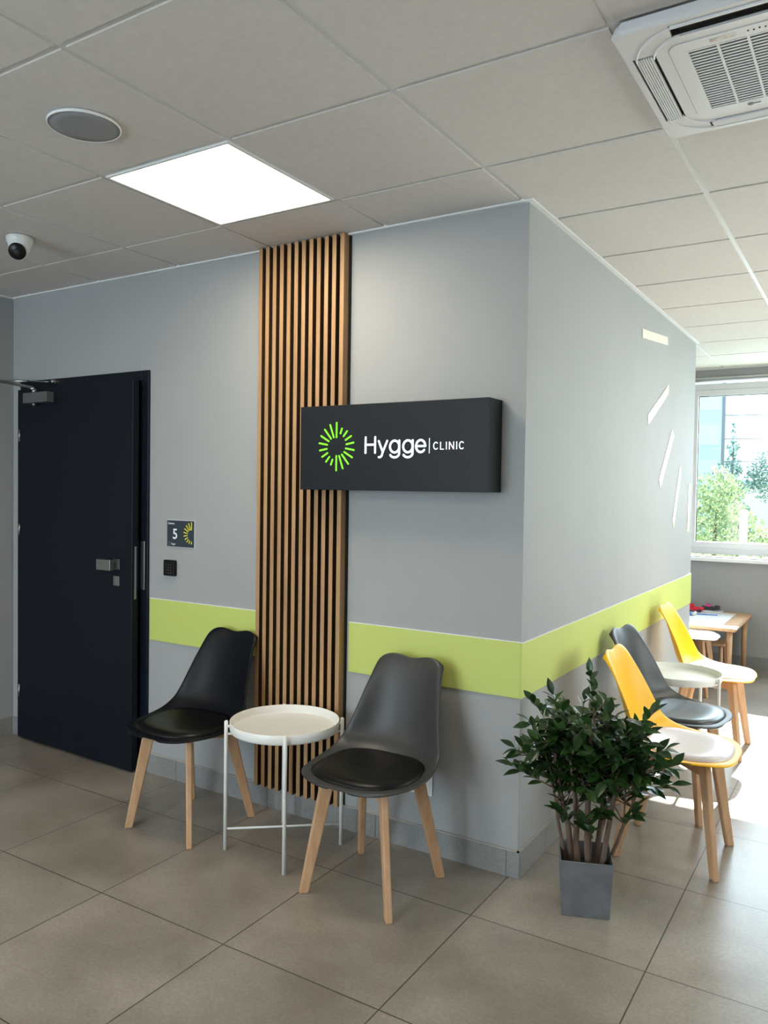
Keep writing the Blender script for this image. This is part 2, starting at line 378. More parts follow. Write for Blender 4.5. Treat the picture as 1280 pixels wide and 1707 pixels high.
for z in (1.76, 1.22, .285):
    MB().tube([leaf_root @ Vector((.022, -.033, z-.035)), leaf_root @ Vector((.022, -.033, z+.035))], .005).build('hinge', M['steel'], door)
# handle: square rose plate, neck and square knob
BOX(.865, .915, -.036, -.030, 1.047, 1.100, mx=leaf_root).build('handle_rose', M['steel'], lf, bevel=.001)
MB().box(.875, .905, -.075, -.036, 1.055, 1.092, mx=leaf_root).box(.805, .915, -.095, -.070, 1.045, 1.100, mx=leaf_root).build('handle', M['steel'], lf, bevel=.002, label='square brushed metal knob')
MB().box(.868, .913, -.036, -.030, .962, 1.012, mx=leaf_root).box(.883, .898, -.040, -.036, .972, 1.004, mx=leaf_root).box(.873, .908, -.039, -.036, .998, 1.003, mx=leaf_root).build('lock_rose', M['steel'], lf, bevel=.001)
MB().box(LW, LW+.0015, -.016, -.004, .90, 1.17, mx=leaf_root).build('lock_plate', M['steel'], lf)
MB().box(DX1-.014, -2.058, -.017, -.0142, .945, 1.195).build('strike_plate', M['steel'], door, bevel=.001)
MB().box(DX1-.026, DX1-.0185, .004, .028, 1.33, 1.99).build('gap_light_strip', M['gaplight'], door, label='cream strip standing in for light through the door gap')  # cream colour stands in for light from the room behind the crack
# door closer
cl = MB().box(.125, .345, -.078, -.030, 1.935, 1.992, mx=leaf_root)
co = cl.build('door_closer', M['closer'], door, bevel=.002, label='grey door closer box')
P = lambda x, y, z: leaf_root @ Vector((x, y, z))
MB().tube([P(.20, -.055, 1.992), P(.20, -.055, 2.012)], .014, 14).tube([P(.20, -.055, 1.935), P(.20, -.055, 1.925), P(.20, -.055, 1.918)], [.012, .012, .004], 12).build('pivot', M['steel'], co)
elbow = Vector((-3.17, -.13, 2.068))
MB().tube([P(.20, -.055, 2.008), P(.18, -.060, 2.022), P(.15, -.064, 2.030), elbow], [.012, .010, .007, .006], 10).tube([elbow, (-2.95, -.075, 2.062)], .0065).tube([(-2.95, -.075, 2.062), (-2.84, -.048, 2.055), (-2.81, -.04, 2.055)], .0035)\
    .ball(elbow, .012).ball((-2.79, -.034, 2.055), .012, sc=(1.3, .8, .8)).box(-2.80, -2.76, -.034, -.014, 2.047, 2.063).build('closer_arm', M['steel'], co)
tag(MB().tube([(-2.026, 0, .095), (-2.026, -.025, .095), (-2.024, -.035, .09)], [.005, .005, .003], 8).build('cable_stub', M['white']), 'tiny white cable stub sticking out beside the door frame above the skirting', 'cable')

# ------------------------------------------------------------------ slat panel
sp = empty('slat_panel', (-1.04, 0, .105), 'tall wooden slat panel on black backing, floor to ceiling beside the door', 'wall panel')
B = Matrix.Translation((1.04, 0, -.105))
BOX(-1.286, -.802, -.009, -.0005, .104, H-.013, mx=B).build('backing_panel', M['black'], sp)
sb = MB()
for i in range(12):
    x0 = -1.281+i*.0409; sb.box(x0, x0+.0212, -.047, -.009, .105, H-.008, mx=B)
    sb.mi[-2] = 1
    if i < 11: sb.mi[-1] = 1  # gap shade painted on side faces; outermost right side stays plain oak
sb.build('slats', [M['slat'], M['slatshade']], sp, bevel=.0012)

# ------------------------------------------------------------------ illuminated sign
sg = empty('wall_sign', (-.53, 0, 1.475), 'wide dark box sign with lit green sunburst and white lettering', 'sign')
B = Matrix.Translation((.53, 0, -1.475))
poly = [(-.975, -.12), (-.095, -.12), (-.095, -.001), (-.780, -.001), (-.780, -.048), (-.975, -.048)]
MB().prism(poly, lambda u, v, t: B @ Vector((u, v, t)), 1.474, 1.827).build('sign_box', M['sign'], sg, bevel=.002)
def stroke(mb, pts, y, r, mx):
    # rounded flat stroke in the xz plane, 2 mm thick
    for (a, c) in zip(pts[:-1], pts[1:]):
        a = Vector(a); c = Vector(c); d = (c-a).normalized(); n = Vector((-d.y, d.x)); poly = []
        th = math.atan2(d.y, d.x)
        for k in range(9): t = th-PI/2+PI*k/8; poly.append((c.x+r*math.cos(t), c.y+r*math.sin(t)))
        for k in range(9): t = th+PI/2+PI*k/8; poly.append((a.x+r*math.cos(t), a.y+r*math.sin(t)))
        mb.prism(poly, lambda u, v, t: mx @ Vector((u, t, v)), y, y-.002)
def arc(cx, cz, rx, rz, a0, a1, n=14):
    return [(cx+rx*math.cos(math.radians(a0+(a1-a0)*k/n)), cz+rz*math.sin(math.radians(a0+(a1-a0)*k/n))) for k in range(n+1)]
def sunburst(parent, name, m, cx, cz, sc, y, mx, ks, rr=.0036, first_short=False):
    for k in ks:
        kk = k % 9
        t = (kk if kk else 9)/9
        if first_short and k == ks[0]: t = 0
        rin, rout = .060-.021*t, .077+.022*t
        an = math.radians(90-20*k)
        mb = MB(); stroke(mb, [(cx+rin*sc*math.cos(an), cz+rin*sc*math.sin(an)), (cx+rout*sc*math.cos(an), cz+rout*sc*math.sin(an))], y, rr*sc, mx)
        mb.build(name, m, parent)
sunburst(sg, 'light_bar', M['signg'], -.785, 1.655, 1.0, -.1201, B, range(18))
SY = -.1201
def glyph(name, strokes, r=.0043):
    mb = MB()
    for s_ in strokes: stroke(mb, s_, SY, r, B)
    return mb.build(name, M['signw'], sg)
z0 = 1.627; cap = .063; xh = .047; R = .0042
glyph('letter', [[(-.640, z0), (-.640, z0+cap)], [(-.594, z0), (-.594, z0+cap)], [(-.640, z0+cap*.52), (-.594, z0+cap*.52)]])
glyph('letter', [[(-.577, z0+xh), (-.5575, z0+.002)], [(-.537, z0+xh), (-.5575, z0+.002), (-.562, z0-.012), (-.569, z0-.018), (-.576, z0-.018)]])
for gx in (-.502, -.441):
    glyph('letter', [arc(gx, z0+xh/2, .0215, xh/2, 0, 360, 24), [(gx+.0215, z0+xh), (gx+.0215, z0-.004)], arc(gx, z0-.003, .0215, .0165, 0, -155, 12)])
ex = -.3835
glyph('letter', [arc(ex, z0+xh/2, .0205, xh/2, 0, 320, 22), [(ex-.0205, z0+xh/2), (ex+.0205, z0+xh/2)]])
glyph('divider', [[(-.345, z0-.004), (-.345, z0+.053)]], .0013)
zc = z0+.010; ch = .027; r = .0020
def g2(strokes): glyph('letter', strokes, .0018)
g2([arc(-.3165, zc+ch/2, .0095, ch/2, 45, 315, 16)])
g2([[(-.296, zc+ch), (-.296, zc), (-.283, zc)]])
g2([[(-.271, zc), (-.271, zc+ch)]])
g2([[(-.258, zc), (-.258, zc+ch), (-.240, zc), (-.240, zc+ch)]])
g2([[(-.227, zc), (-.227, zc+ch)]])
g2([arc(-.206, zc+ch/2, .0095, ch/2, 45, 315, 16)])

# ------------------------------------------------------------------ text helper (curve text converted to mesh)
def text(name, body, size, loc, m, parent, bold=0):
    cu = bpy.data.curves.new(name, 'FONT'); cu.body = body; cu.size = size; cu.extrude = .0003; cu.offset = bold; cu.align_x = 'LEFT'
    t = bpy.data.objects.new(name, cu); COL.objects.link(t); bpy.context.view_layer.update()
    me = bpy.data.meshes.new_from_object(t.evaluated_get(bpy.context.evaluated_depsgraph_get())); bpy.data.objects.remove(t)
    o = bpy.data.objects.new(name, me); COL.objects.link(o); o.location = loc; o.rotation_euler = (PI/2, 0, 0)
    me.materials.clear(); me.materials.append(m); o.parent = parent
    return o
# room plate
pl = empty('room_plate', (-1.812, 0, 1.178), 'square slate plate with white number 5 and half yellow sunburst beside the door', 'sign')
B = Matrix.Translation((1.812, 0, -1.178))
MB().box(-1.905, -1.718, -.006, -.0005, 1.178, 1.310, mx=B).build('plate', M['plate'], pl, bevel=.0008)
MB().box(-1.907, -1.716, -.0035, -.0003, 1.176, 1.312, mx=B).build('plate_edge', M['white'], pl)
sunburst(pl, 'printed_ray', M['yel'], -1.733, 1.243, .60, -.0061, B, range(9, 19), rr=.0040, first_short=True)
text('number', '5', .072, (-1.866+1.812, -.0065, 1.218-1.178), M['prw'], pl, bold=.0011)
text('caption', 'Gabinet', .0145, (-1.899+1.812, -.0065, 1.290-1.178), M['prw'], pl)
text('small_name', 'Hygge', .0125, (-1.876+1.812, -.0065, 1.188-1.178), M['prw'], pl)
mb = MB()
for k in range(12):
    a = 2*PI*k/12; stroke(mb, [(-1.889+.005*math.cos(a), 1.193+.006*math.sin(a)), (-1.889+.0075*math.cos(a), 1.193+.009*math.sin(a))], -.0061, .0006, B)
mb.build('small_emblem', M['prg'], pl)
# keypad
kp = empty('door_keypad', (-1.878, 0, 1.03), 'small black square keypad on the wall under the room plate', 'keypad')
B = Matrix.Translation((1.878, 0, -1.03))
BOX(-1.918, -1.838, -.02, -.0005, 1.030, 1.110, mx=B).build('housing', M['blackpl'], kp, bevel=.006, seg=3)
for i, dg in enumerate('123456789*0#'):
    text('key', dg, .0075, (-1.899+.017*(i % 3)+1.878, -.0205, 1.085-.014*(i//3)-1.03), M['prg'], kp)

# outlets
def outlet(loc, rz, w_, label):
    e = empty('wall_socket', loc, label, 'socket', rz)
    BOX(-w_/2, w_/2, -.009, -.0005, -.043, .043).build('frame', M['outlet'], e, bevel=.003)
    n = max(1, round(w_/.08))
    for i in range(n):
        cx = -w_/2+w_*(i+.5)/n
        BOX(cx-.029, cx+.029, -.0115, -.009, -.029, .029).build('insert', M['outlet'], e, bevel=.002)
outlet((-.449, 0, .277), 0, .16, 'white double wall socket low behind the graphite chair by the corner')
outlet((0, .95, .165), PI/2, .08, 'white single socket low on the side wall behind the plant')

# ------------------------------------------------------------------ ceiling fixtures
def panel(i, j, label):
    x0, y0 = GX+i*TS, GY+j*TS
    e = empty('ceiling_light', (x0+.3, y0+.3, H), label, 'ceiling light', group='square ceiling light panels')
    f = MB()
    for (a, b_, c, d) in ((.012, .022, .012, .588), (.578, .588, .012, .588), (.022, .578, .012, .022), (.022, .578, .578, .588)):
        f.box(a-.3, b_-.3, c-.3, d-.3, -.008, 0)
    f.build('frame', M['white'], e)
    BOX(-.278, .278, -.278, .278, -.006, -.001).build('diffuser', M['panel'], e)
panel(-1, 1, 'square glowing light panel in the ceiling above the slat panel')
panel(-1, -4, 'square light panel in the ceiling near the entrance')
panel(2, -3, 'square light panel in the ceiling to the right of the entrance')
panel(3, 6, 'square light panel in the ceiling near the window')
panel(-4, -3, 'square light panel in the ceiling above the left wall')

sk = empty('ceiling_speaker', (-.925, -1.255, H-.007), 'flush round grey ceiling speaker with thin white rim', 'speaker')
MB().lathe([(.098, 0), (.1055, -.001), (.107, -.005), (.106, -.009), (.1035, -.0105), (.1025, -.0085)], n=56).build('rim', M['white'], sk)
MB().lathe([(.0001, -.0095), (.07, -.0095), (.1026, -.0085), (.1026, -.001)], n=56).build('grille', M['spk'], sk)

dc = empty('dome_camera', (-2.10, -.69, H-.007), 'white turret security camera with black lens on the ceiling', 'camera')
MB().lathe([(.054, 0), (.056, -.004), (.054, -.022), (.050, -.028), (.040, -.060), (.030, -.075)], n=40).build('mount', M['cw'], dc, label='white tapered mount')
look = Vector((.55, -.62, -.50)).normalized(); q = look.to_track_quat('Z', 'Y').to_matrix()
c0 = Vector((.006, -.010, -.060))
MB().lathe([(.0001, -.040), (.02, -.036), (.034, -.022), (.0405, 0), (.0395, .012), (.035, .022)], c0, 36, mx=q).build('eyeball', M['cw'], dc)
MB().lathe([(.0375, .014), (.0365, .023), (.033, .028), (.0001, .030)], c0, 36, mx=q).lathe([(.013, .028), (.012, .033), (.0001, .0345)], c0, 24, mx=q, mi=1).build('lens', [M['blackpl'], M['acdark']], dc)

# ---- air conditioning cassette
ac = empty('air_conditioner', (.885, -.655, H-.007), 'white four-way air conditioning cassette with slatted grille in the ceiling', 'air conditioner')
def rrect(h, hy, r, n=6):
    p = []
    for cx, cy, a in ((h-r, hy-r, 0), (-h+r, hy-r, 90), (-h+r, -hy+r, 180), (h-r, -hy+r, 270)):
        for k in range(n+1): t = math.radians(a+90*k/n); p.append((cx+r*math.cos(t), cy+r*math.sin(t)))
    return p
def ring(mb, po, pi, z0, z1, mi=0):   # frame between two equally long outlines
    n = len(po)
    vs = [(x, y, z1) for x, y in po]+[(x, y, z1) for x, y in pi]+[(x, y, z0) for x, y in po]+[(x, y, z0) for x, y in pi]
    fs = []
    for k in range(n):
        m_ = (k+1) % n
        fs += [(k, m_, n+m_, n+k), (2*n+k, 3*n+k, 3*n+m_, 2*n+m_), (k, 2*n+k, 2*n+m_, m_), (n+k, n+m_, 3*n+m_, 3*n+k)]
    mb.add(vs, fs, mi)
Z = -.030
mb = MB()
# stepped outer edge
oc = lambda h, c: [(h, h-c), (h-c, h), (-h+c, h), (-h, h-c), (-h, -h+c), (-h+c, -h), (h-c, -h), (h, -h+c)]
A, C_ = .312, .022
mb.add([(x, y, 0) for x, y in oc(A-.006, C_)]+[(x, y, Z+.008) for x, y in oc(A, C_)]+[(x, y, Z) for x, y in oc(A-.006, C_)],
       [(k, (k+1) % 8, 8+(k+1) % 8, 8+k) for k in range(8)]+[(8+k, 8+(k+1) % 8, 16+(k+1) % 8, 16+k) for k in range(8)]+[tuple(range(8))])
# face: four border bars with slot openings between: built as boxes around four outlets
S0, S1, SL = .236, .290, .185      # outlet inner/outer offset and half length
def faceboxes(mb, z0, z1):
    mb.box(-.306, .306, S1, .290, z0, z1) if S1 < .290 else None
def quad(mb, x0, x1, y0, y1):
    mb.box(x0, x1, y0, y1, Z, Z+.006)
E_ = .306
def cut(sx_, sy_, pts):
    pts = [(sx_*a, sy_*c) for a, c in pts]
    return pts if sx_*sy_ > 0 else pts[::-1]
for sx_ in (-1, 1):
    quad(mb, min(sx_*S1, sx_*E_), max(sx_*S1, sx_*E_), -.284, .284)
    quad(mb, -.284, .284, min(sx_*S1, sx_*E_), max(sx_*S1, sx_*E_))
    for sy_ in (-1, 1):
        quad(mb, min(sx_*S0, sx_*S1), max(sx_*S0, sx_*S1), min(sy_*SL, sy_*S1), max(sy_*SL, sy_*S1))
        quad(mb, min(sx_*SL, sx_*S0), max(sx_*SL, sx_*S0), min(sy_*S0, sy_*S1), max(sy_*S0, sy_*S1))
        mb.prism(cut(sx_, sy_, [(.29, .284), (.306, .284), (.284, .306), (.284, .29), (.29, .29)]), lambda u, v, t: (u, v, t), Z, Z+.006)
ring(mb, [(max(-S0, min(S0, x)), max(-S0, min(S0, y))) for x, y in rrect(S0, S0, .0001)], rrect(.206, .206, .03), Z, Z+.006)
panelo = mb.build('cassette_panel', M['ac'], ac)
# corner grooves
for a in range(4):
    mx = Matrix.Rotation(a*PI/2, 4, 'Z') @ Matrix.Translation((.155, .155, 0))
    for rr_ in (.128, .088):
        n = 12; vs = []; 
        pts = [mx @ Vector((rr_*math.cos(math.radians(8+74*k/n)), rr_*math.sin(math.radians(8+74*k/n)), Z-.0005)) for k in range(n+1)]
        MB().tube(pts, .0028, 8).build('corner_groove', M['ac'], ac)
# ducts behind outlets and louvres
for a in range(4):
    mx = Matrix.Rotation(a*PI/2, 4, 'Z')
    MB().box(S0+.001, S1-.001, -SL+.001, SL-.001, Z+.012, -.004, mx=mx).build('air_duct', M['acdark'], ac)
    # louvre blade (closed on two sides, open on the near one)
    open_ = (a == 3)
    lv = MB(); n = 7
    if open_:
        lv.box(S1-.010, S1-.001, -SL+.004, SL-.004, Z-.004, Z+.006, mx=mx)
    else:
        for k in range(n):
            u0 = S0+.008+(S1-S0-.012)*k/n; u1 = S0+.008+(S1-S0-.012)*(k+.8)/n
            lv.box(u0, u1, -SL+.006, SL-.006, Z-.004+.0006*k, Z+.004, mx=mx)
    lv.build('louvre', M['ac'], ac, bevel=.001)
# central grille
gr = MB(); GH = .2045
ring(gr, rrect(GH, GH, .028), [(max(-.165, min(.165, x)), max(-.165, min(.165, y))) for x, y in rrect(.165, .165, .0001)], Z-.002, Z+.003)
cols = 4; rows = 24
for k in range(1, cols+1): 
    x_ = -.165+.33*k/(cols+1); gr.box(x_-.003, x_+.003, -.165, .165, Z-.002, Z+.001)
for k in range(rows):
    y_ = -.165+.33*(k+.5)/rows; gr.box(-.165, .165, y_-.0026, y_+.0026, Z-.001, Z+.001)
go = gr.build('intake_grille', M['ac'], ac)
BOX(-.18, .18, -.18, .18, Z+.010, -.003).build('filter', M['acdark'], ac)
MB().box(-.112, -.055, -.192, -.180, Z-.003, Z-.0018).build('sticker_residue', M['tape'], go)
mb = MB()
for k in range(5): mb.ball((-.03+.012*k, -.187+.002*(k % 2), Z-.002), .0022, 8)
mb.build('indicator', M['acdark'], go)
MB().lathe([(.0001, 0), (.007, -.001), (.008, .001)], (-.07, .185, Z-.003), 16).box(-.07, -.045, .1845, .1865, Z-.0035, Z-.002).build('latch', M['spk'], go)

# ------------------------------------------------------------------ shell chairs
PROF = [(-.243, .433, .042), (-.240, .435, .093), (-.232, .437, .137), (-.216, .439, .173), (-.190, .439, .202), (-.152, .436, .223), (-.104, .431, .235), (-.050, .427, .241), (.005, .426, .240),
        (.055, .430, .232), (.100, .441, .226), (.138, .462, .220), (.166, .495, .211), (.184, .536, .200), (.198, .580, .189), (.213, .628, .179), (.227, .676, .170), (.241, .722, .160), (.254, .760, .155),
        (.265, .786, .151), (.271, .799, .146), (.275, .806, .137)]
LIFT = [0, .001, .003, .006, .010, .015, .020, .026, .034, .044, .055, .064, .070, .070, .066, .058, .048, .038, .030, .024, .018, .012]
def seatz(x, y):
    for (y0, z0, w0), (y1, z1, w1), l0, l1 in zip(PROF[:-1], PROF[1:], LIFT[:-1], LIFT[1:]):
        if y0 <= y <= y1:
            t = (y-y0)/(y1-y0); w_ = w0+(w1-w0)*t; l_ = l0+(l1-l0)*t
            return z0+(z1-z0)*t+l_*min(1, abs(x)/w_)**2.4
    return PROF[0][1]
def make_chair(loc, rz, shell, pad, label, group):
    e = empty('shell_chair', loc, label, 'chair', rz, group)
    NU = 16; vs = []; fs = []
    n = len(PROF)
    for i, ((y, z, w_), lf_) in enumerate(zip(PROF, LIFT)):
        a, c = PROF[max(i-1, 0)], PROF[min(i+1, n-1)]
        d = Vector((c[0]-a[0], c[1]-a[1])).normalized(); nrm = Vector((-d.y, d.x))   # up on the seat, forward on the back
        topw = max(0, (z-.70)/.11) if y > .2 else 0
        for k in range(NU+1):
            u = -1+2*k/NU; uu = math.sin(u*PI/2)*.35+u*.65
            lft = lf_*abs(uu)**2.4
            if i < 4: lft -= .004*abs(uu)**3*(1-i/4)
            # flange rolls back at the rim of the back
            roll = .010*max(0, (abs(uu)-.86)/.14)**2 if i > 10 else .006*max(0, (abs(uu)-.86)/.14)**2
            bump = .011*topw*(math.sin(PI*min(1, abs(uu)/1.12))**2)-.016*topw*abs(uu)**6
            p = Vector((y, z))+nrm*(lft-roll)
            # front lip rolls down
            vs.append((uu*w_, p.x, p.y+bump))
    for i in range(n-1):
        for k in range(NU):
            q_ = i*(NU+1)+k; fs.append((q_, q_+1, q_+NU+2, q_+NU+1))
    o = MB().add(vs, fs, 0, True).build('seat_shell', shell, e)
    sd = o.modifiers.new('solid', 'SOLIDIFY'); sd.thickness = .008; sd.offset = 0
    s2 = o.modifiers.new('sub', 'SUBSURF'); s2.levels = 2; s2.render_levels = 2
    # cushion
    NR, NA = 10, 40; vs = []; cx, cy = 0, -.048; ax_, ay = .204, .176
    def pt(r_, a):
        ca, sa = math.cos(a), math.sin(a)
        se = (abs(ca)**2.6+abs(sa)**2.6)**(-1/2.6)
        return ax_*r_*ca*se, cy+ay*r_*sa*se
    for s_ in (1, -1):
        for i in range(NR+1):
            r_ = max(.0005, i/NR)
            for k in range(NA):
                x, y = pt(r_, 2*PI*k/NA)
                if s_ == 1: z = seatz(x*.99, y)+.006+.019*(1-r_**6)**.5
                else: z = seatz(x*.99, y)+.004
                vs.append((x, y, z))
    fs = []
    m_ = (NR+1)*NA
    for b_ in (0, m_):
        for i in range(NR):
            for k in range(NA): fs.append((b_+i*NA+k, b_+i*NA+(k+1) % NA, b_+(i+1)*NA+(k+1) % NA, b_+(i+1)*NA+k))
    for k in range(NA): fs.append((NR*NA+k, NR*NA+(k+1) % NA, m_+NR*NA+(k+1) % NA, m_+NR*NA+k))
    MB().add(vs, fs, 0, True).build('seat_cushion', pad, e)
    # legs, set diagonally
    for sx_ in (-1, 1):
        for sy_ in (-1, 1):
            top = Vector((sx_*.118, -.015+sy_*.118, .424)); bot = Vector((sx_*.182, sy_*.190, 0))
            dg = Vector((sx_, sy_, 0)).normalized(); pd = Vector((-dg.y, dg.x, 0)); vs = []
            for p, wd, th in ((top, .052, .026), (bot, .034, .024)):
                for a, c in ((-1, -1), (1, -1), (1, 1), (-1, 1)): vs.append(p+dg*a*wd/2+pd*c*th/2)
            MB().add(vs, [(0, 1, 2, 3), (7, 6, 5, 4), (0, 4, 5, 1), (1, 5, 6, 2), (2, 6, 7, 3), (3, 7, 4, 0)]).build('leg', M['wood'], e, bevel=.005, seg=2)
    for a, (z_a, z_b) in ((PI/4, (.372, .414)), (-PI/4, (.368, .410))):
        mx = Matrix.Translation((0, -.012, 0)) @ Matrix.Rotation(a, 4, 'Z')
        MB().box(-.155, .155, -.012, .012, z_a, z_b, mx=mx).build('cross_rail', M['wood'], e, bevel=.003)
    MB().box(-.07, .07, -.07, .06, .413, .4175).build('mounting_plate', M['blackpl'], e)
    return e
G1 = 'shell chairs with wooden legs'
make_chair((-1.402, -.322, 0), 0, M['shell_black'], M['pad_black'], 'all-black padded shell chair with wooden legs, beside the door', G1)
make_chair((-.430, -.348, 0), 0, M['shell_grey'], M['pad_black'], 'graphite shell chair with black pad, between the white tray table and the wall corner', G1)
make_chair((.453, .578, 0), PI/2, M['shell_yellow'], M['pad_pale'], 'yellow shell chair with pale pad just behind the potted plant', G1)
make_chair((.335, 1.10, 0), PI/2-.137, M['shell_grey'], M['pad_grey'], 'graphite shell chair on the side wall between the two yellow chairs', G1)
make_chair((.330, 2.112, 0), PI/2, M['shell_yellow'], M['pad_pale'], 'yellow shell chair furthest along the side wall, its seat blown out by sunlight', G1)
wc = make_chair((-.055, 3.44, 0), PI/2, M['shell_white'], M['shell_white'], 'white shell chair half hidden behind the wall end, in front of the play table', G1)
wc.scale = (.90, .92, .96)

# ------------------------------------------------------------------ tray tables
def tray_table(cx, cy, a0, label):
    e = empty('tray_table', (cx, cy, 0), label, 'side table', a0, 'round white tray tables')
    MB().lathe([(.0001, .4975), (.205, .4975), (.214, .499), (.2185, .506), (.221, .530), (.2225, .531), (.2235, .530), (.2225, .500), (.2195, .492), (.205, .4900), (.0001, .4900)], n=72).build('tray', M['tray'], e)
    for k in range(4):
        a = k*PI/2; x, y = .2365*math.cos(a), .2365*math.sin(a)
        MB().tube([(x, y, 0), (x, y, .527), (x, y, .530), (x, y, .532)], [.008, .008, .0065, .003], 14).tube([(x, y, .507), (x*.93, y*.93, .507)], .006, 8).build('leg', M['tray'], e)
    for k in range(2):
        a = k*PI/2; c, s_ = math.cos(a), math.sin(a); zz = .078+.008*k
        MB().tube([(-.232*c, -.232*s_, zz), (.232*c, .232*s_, zz)], .0045, 10).build('cross_bar', M['tray'], e)
    for k in range(2):
        a = k*PI/2; c, s_ = math.cos(a), math.sin(a); zz = .483-.007*k
        MB().tube([(-.232*c, -.232*s_, zz), (.232*c, .232*s_, zz)], .004, 10).build('upper_bar', M['tray'], e)
    return e
tray_table(-.908, -.289, math.radians(-50.6), 'white round tray table between the two dark chairs in front of the slats')
tray_table(.248, 1.605, math.radians(-20), 'white round tray table between graphite and far yellow chair on the side wall')

# ------------------------------------------------------------------ potted plant
ANGP = math.radians(21); PC = Vector((.281, -.060))
pp = empty('potted_plant', (PC.x, PC.y, 0), 'bushy dark green artificial tree in a square zinc-grey pot at the wall corner', 'plant', ANGP)
pb = MB(); t_, b_ = .0905, .0815; hp = .197
rings = [(b_, 0), (t_, hp), (t_-.004, hp), (b_-.002, .03)]
sq = lambda h, z: [(-h, -h, z), (h, -h, z), (h, h, z), (-h, h, z)]
vs = sum([sq(h, z) for h, z in rings], [])
fs = [(3, 2, 1, 0)]+[(i*4+k, i*4+(k+1) % 4, (i+1)*4+(k+1) % 4, (i+1)*4+k) for i in range(3) for k in range(4)]+[(12, 13, 14, 15)]
pb.add(vs, fs).build('pot', M['pot'], pp, bevel=.002)
gs = MB(); n = 10
vs = [(-.078+.156*i/n, -.078+.156*j/n, .075+random.uniform(-.004, .006)) for j in range(n+1) for i in range(n+1)]
gs.add(vs, [(j*(n+1)+i, j*(n+1)+i+1, (j+1)*(n+1)+i+1, (j+1)*(n+1)+i) for j in range(n) for i in range(n)], 0, True).build('soil', M['soil'], pp)
Rm = Matrix.Rotation(-ANGP, 3, 'Z')
def loc(x, y, z): return Rm @ Vector((x-PC.x, y-PC.y, z))
# view-aligned helper directions measured from photo in world: right direction of the wall plane is x
stems = []
# (base x offset, base y offset, lean point x, y, z) in world metres relative to pot centre
spec = [(-.045, -.02, -.135, .02, .44, .008), (-.030, .01, -.100, -.06, .56, .013), (-.012, -.02, -.062, .00, .66, .013), (.004, .02, -.012, .05, .64, .012),
        (.014, -.02, .030, -.07, .68, .013), (.030, .01, .060, .06, .62, .012), (.040, -.01, .130, -.03, .54, .012), (.045, .02, .185, .06, .50, .008), (-.020, .03, -.03, -.10, .58, .009), (.010, .0, .10, .10, .60, .009)]
tips = []
def branch_pts(p0, p1, wob):
    pts = []
    for k in range(8):
        t = k/7; p = p0.lerp(p1, t)
        bend = (1-t)*t*4
        p = p+Vector((random.uniform(-wob, wob), random.uniform(-wob, wob), 0))*(1 if 0 < k < 7 else 0)
        pts.append(p)
    return pts
twig = MB()
crown_c = Vector((0, 0, .62))
for bx_, by_, tx_, ty_, tz_, r_ in spec:
    p0 = Vector((bx_, by_, .06)); p1 = Vector((tx_, ty_, tz_))
    pts = branch_pts(p0, p1, .004)
    MB().tube([Rm @ p for p in pts], [r_*(1-.5*k/7) for k in range(8)], 9).build('stem', M['bark'], pp)
    stems.append((pts, r_))
leafpts = []
def twig_to(start, end, r0, nl):
    mid = start.lerp(end, .5)+Vector((random.uniform(-.015, .015), random.uniform(-.015, .015), random.uniform(.0, .02)))
    pts = []
    for k in range(7):
        t = k/6; pts.append((start*(1-t)**2+mid*2*t*(1-t)+end*t*t))
    twig.tube([Rm @ p for p in pts], [r0*(1-.75*k/6) for k in range(7)], 5, caps=False)
    for k in range(nl):
        t = .25+.75*(k+.5)/nl; i = min(5, int(t*6)); f_ = t*6-i
        p = pts[i].lerp(pts[i+1], f_); d = (pts[i+1]-pts[i]).normalized()
        leafpts.append((p, d, k, t))
    leafpts.append((pts[-1], (pts[-1]-pts[-2]).normalized(), -1, 1))
# explicit silhouette twigs, world offsets from the pot centre: x, y, z
sil = [(.005, 0, .835, .03, .0, .60), (-.215, .02, .70, -.09, .0, .52), (-.215, -.01, .625, -.10, 0, .50), (-.275, -.02, .455, -.12, 0, .40), (-.20, .0, .53, -.1, 0, .44), (-.275, .0, .52, -.11, 0, .44),
       (.075, .0, .70, .04, 0, .55), (.20, -.05, .68, .08, 0, .52), (.27, -.02, .62, .12, 0, .50), (.27, .03, .53, .13, 0, .45), (.17, 0, .38, .12, 0, .30), (-.13, .0, .74, -.06, 0, .55), (.225, 0, .73, .07, 0, .55), (.30, -.02, .57, .12, 0, .48), (.28, .05, .48, .13, 0, .42), (-.06, -.1, .36, -.02, -.02, .26), (.03, -.12, .36, .03, -.02, .26), (.09, -.1, .40, .05, 0, .30), (-.02, .02, .74, -.02, 0, .55)]
for ex_, ey_, ez_, sx_, sy_, sz_ in sil:
    twig_to(Vector((sx_, sy_, sz_)), Vector((ex_, ey_, ez_)), .0035, 9)
random.seed(21)
for k in range(135):
    pts, r_ = random.choice(stems)
    i = random.choice((4, 5, 6, 7)); s_ = pts[i]
    th = random.uniform(0, 2*PI); z_ = random.uniform(-.9, 1)
    d = Vector((math.cos(th)*1.0, math.sin(th)*.85, z_*.8))
    tgt = Vector((0, 0, .598))+Vector((d.x*.24, d.y*.20, z_*.145))*random.uniform(.55, 1)
    if (tgt-s_).length > .26: tgt = s_+(tgt-s_).normalized()*.24
    twig_to(s_, tgt, .0025, random.choice((6, 7, 8)))
twig.build('twigs', M['bark'], pp)
fol = MB()
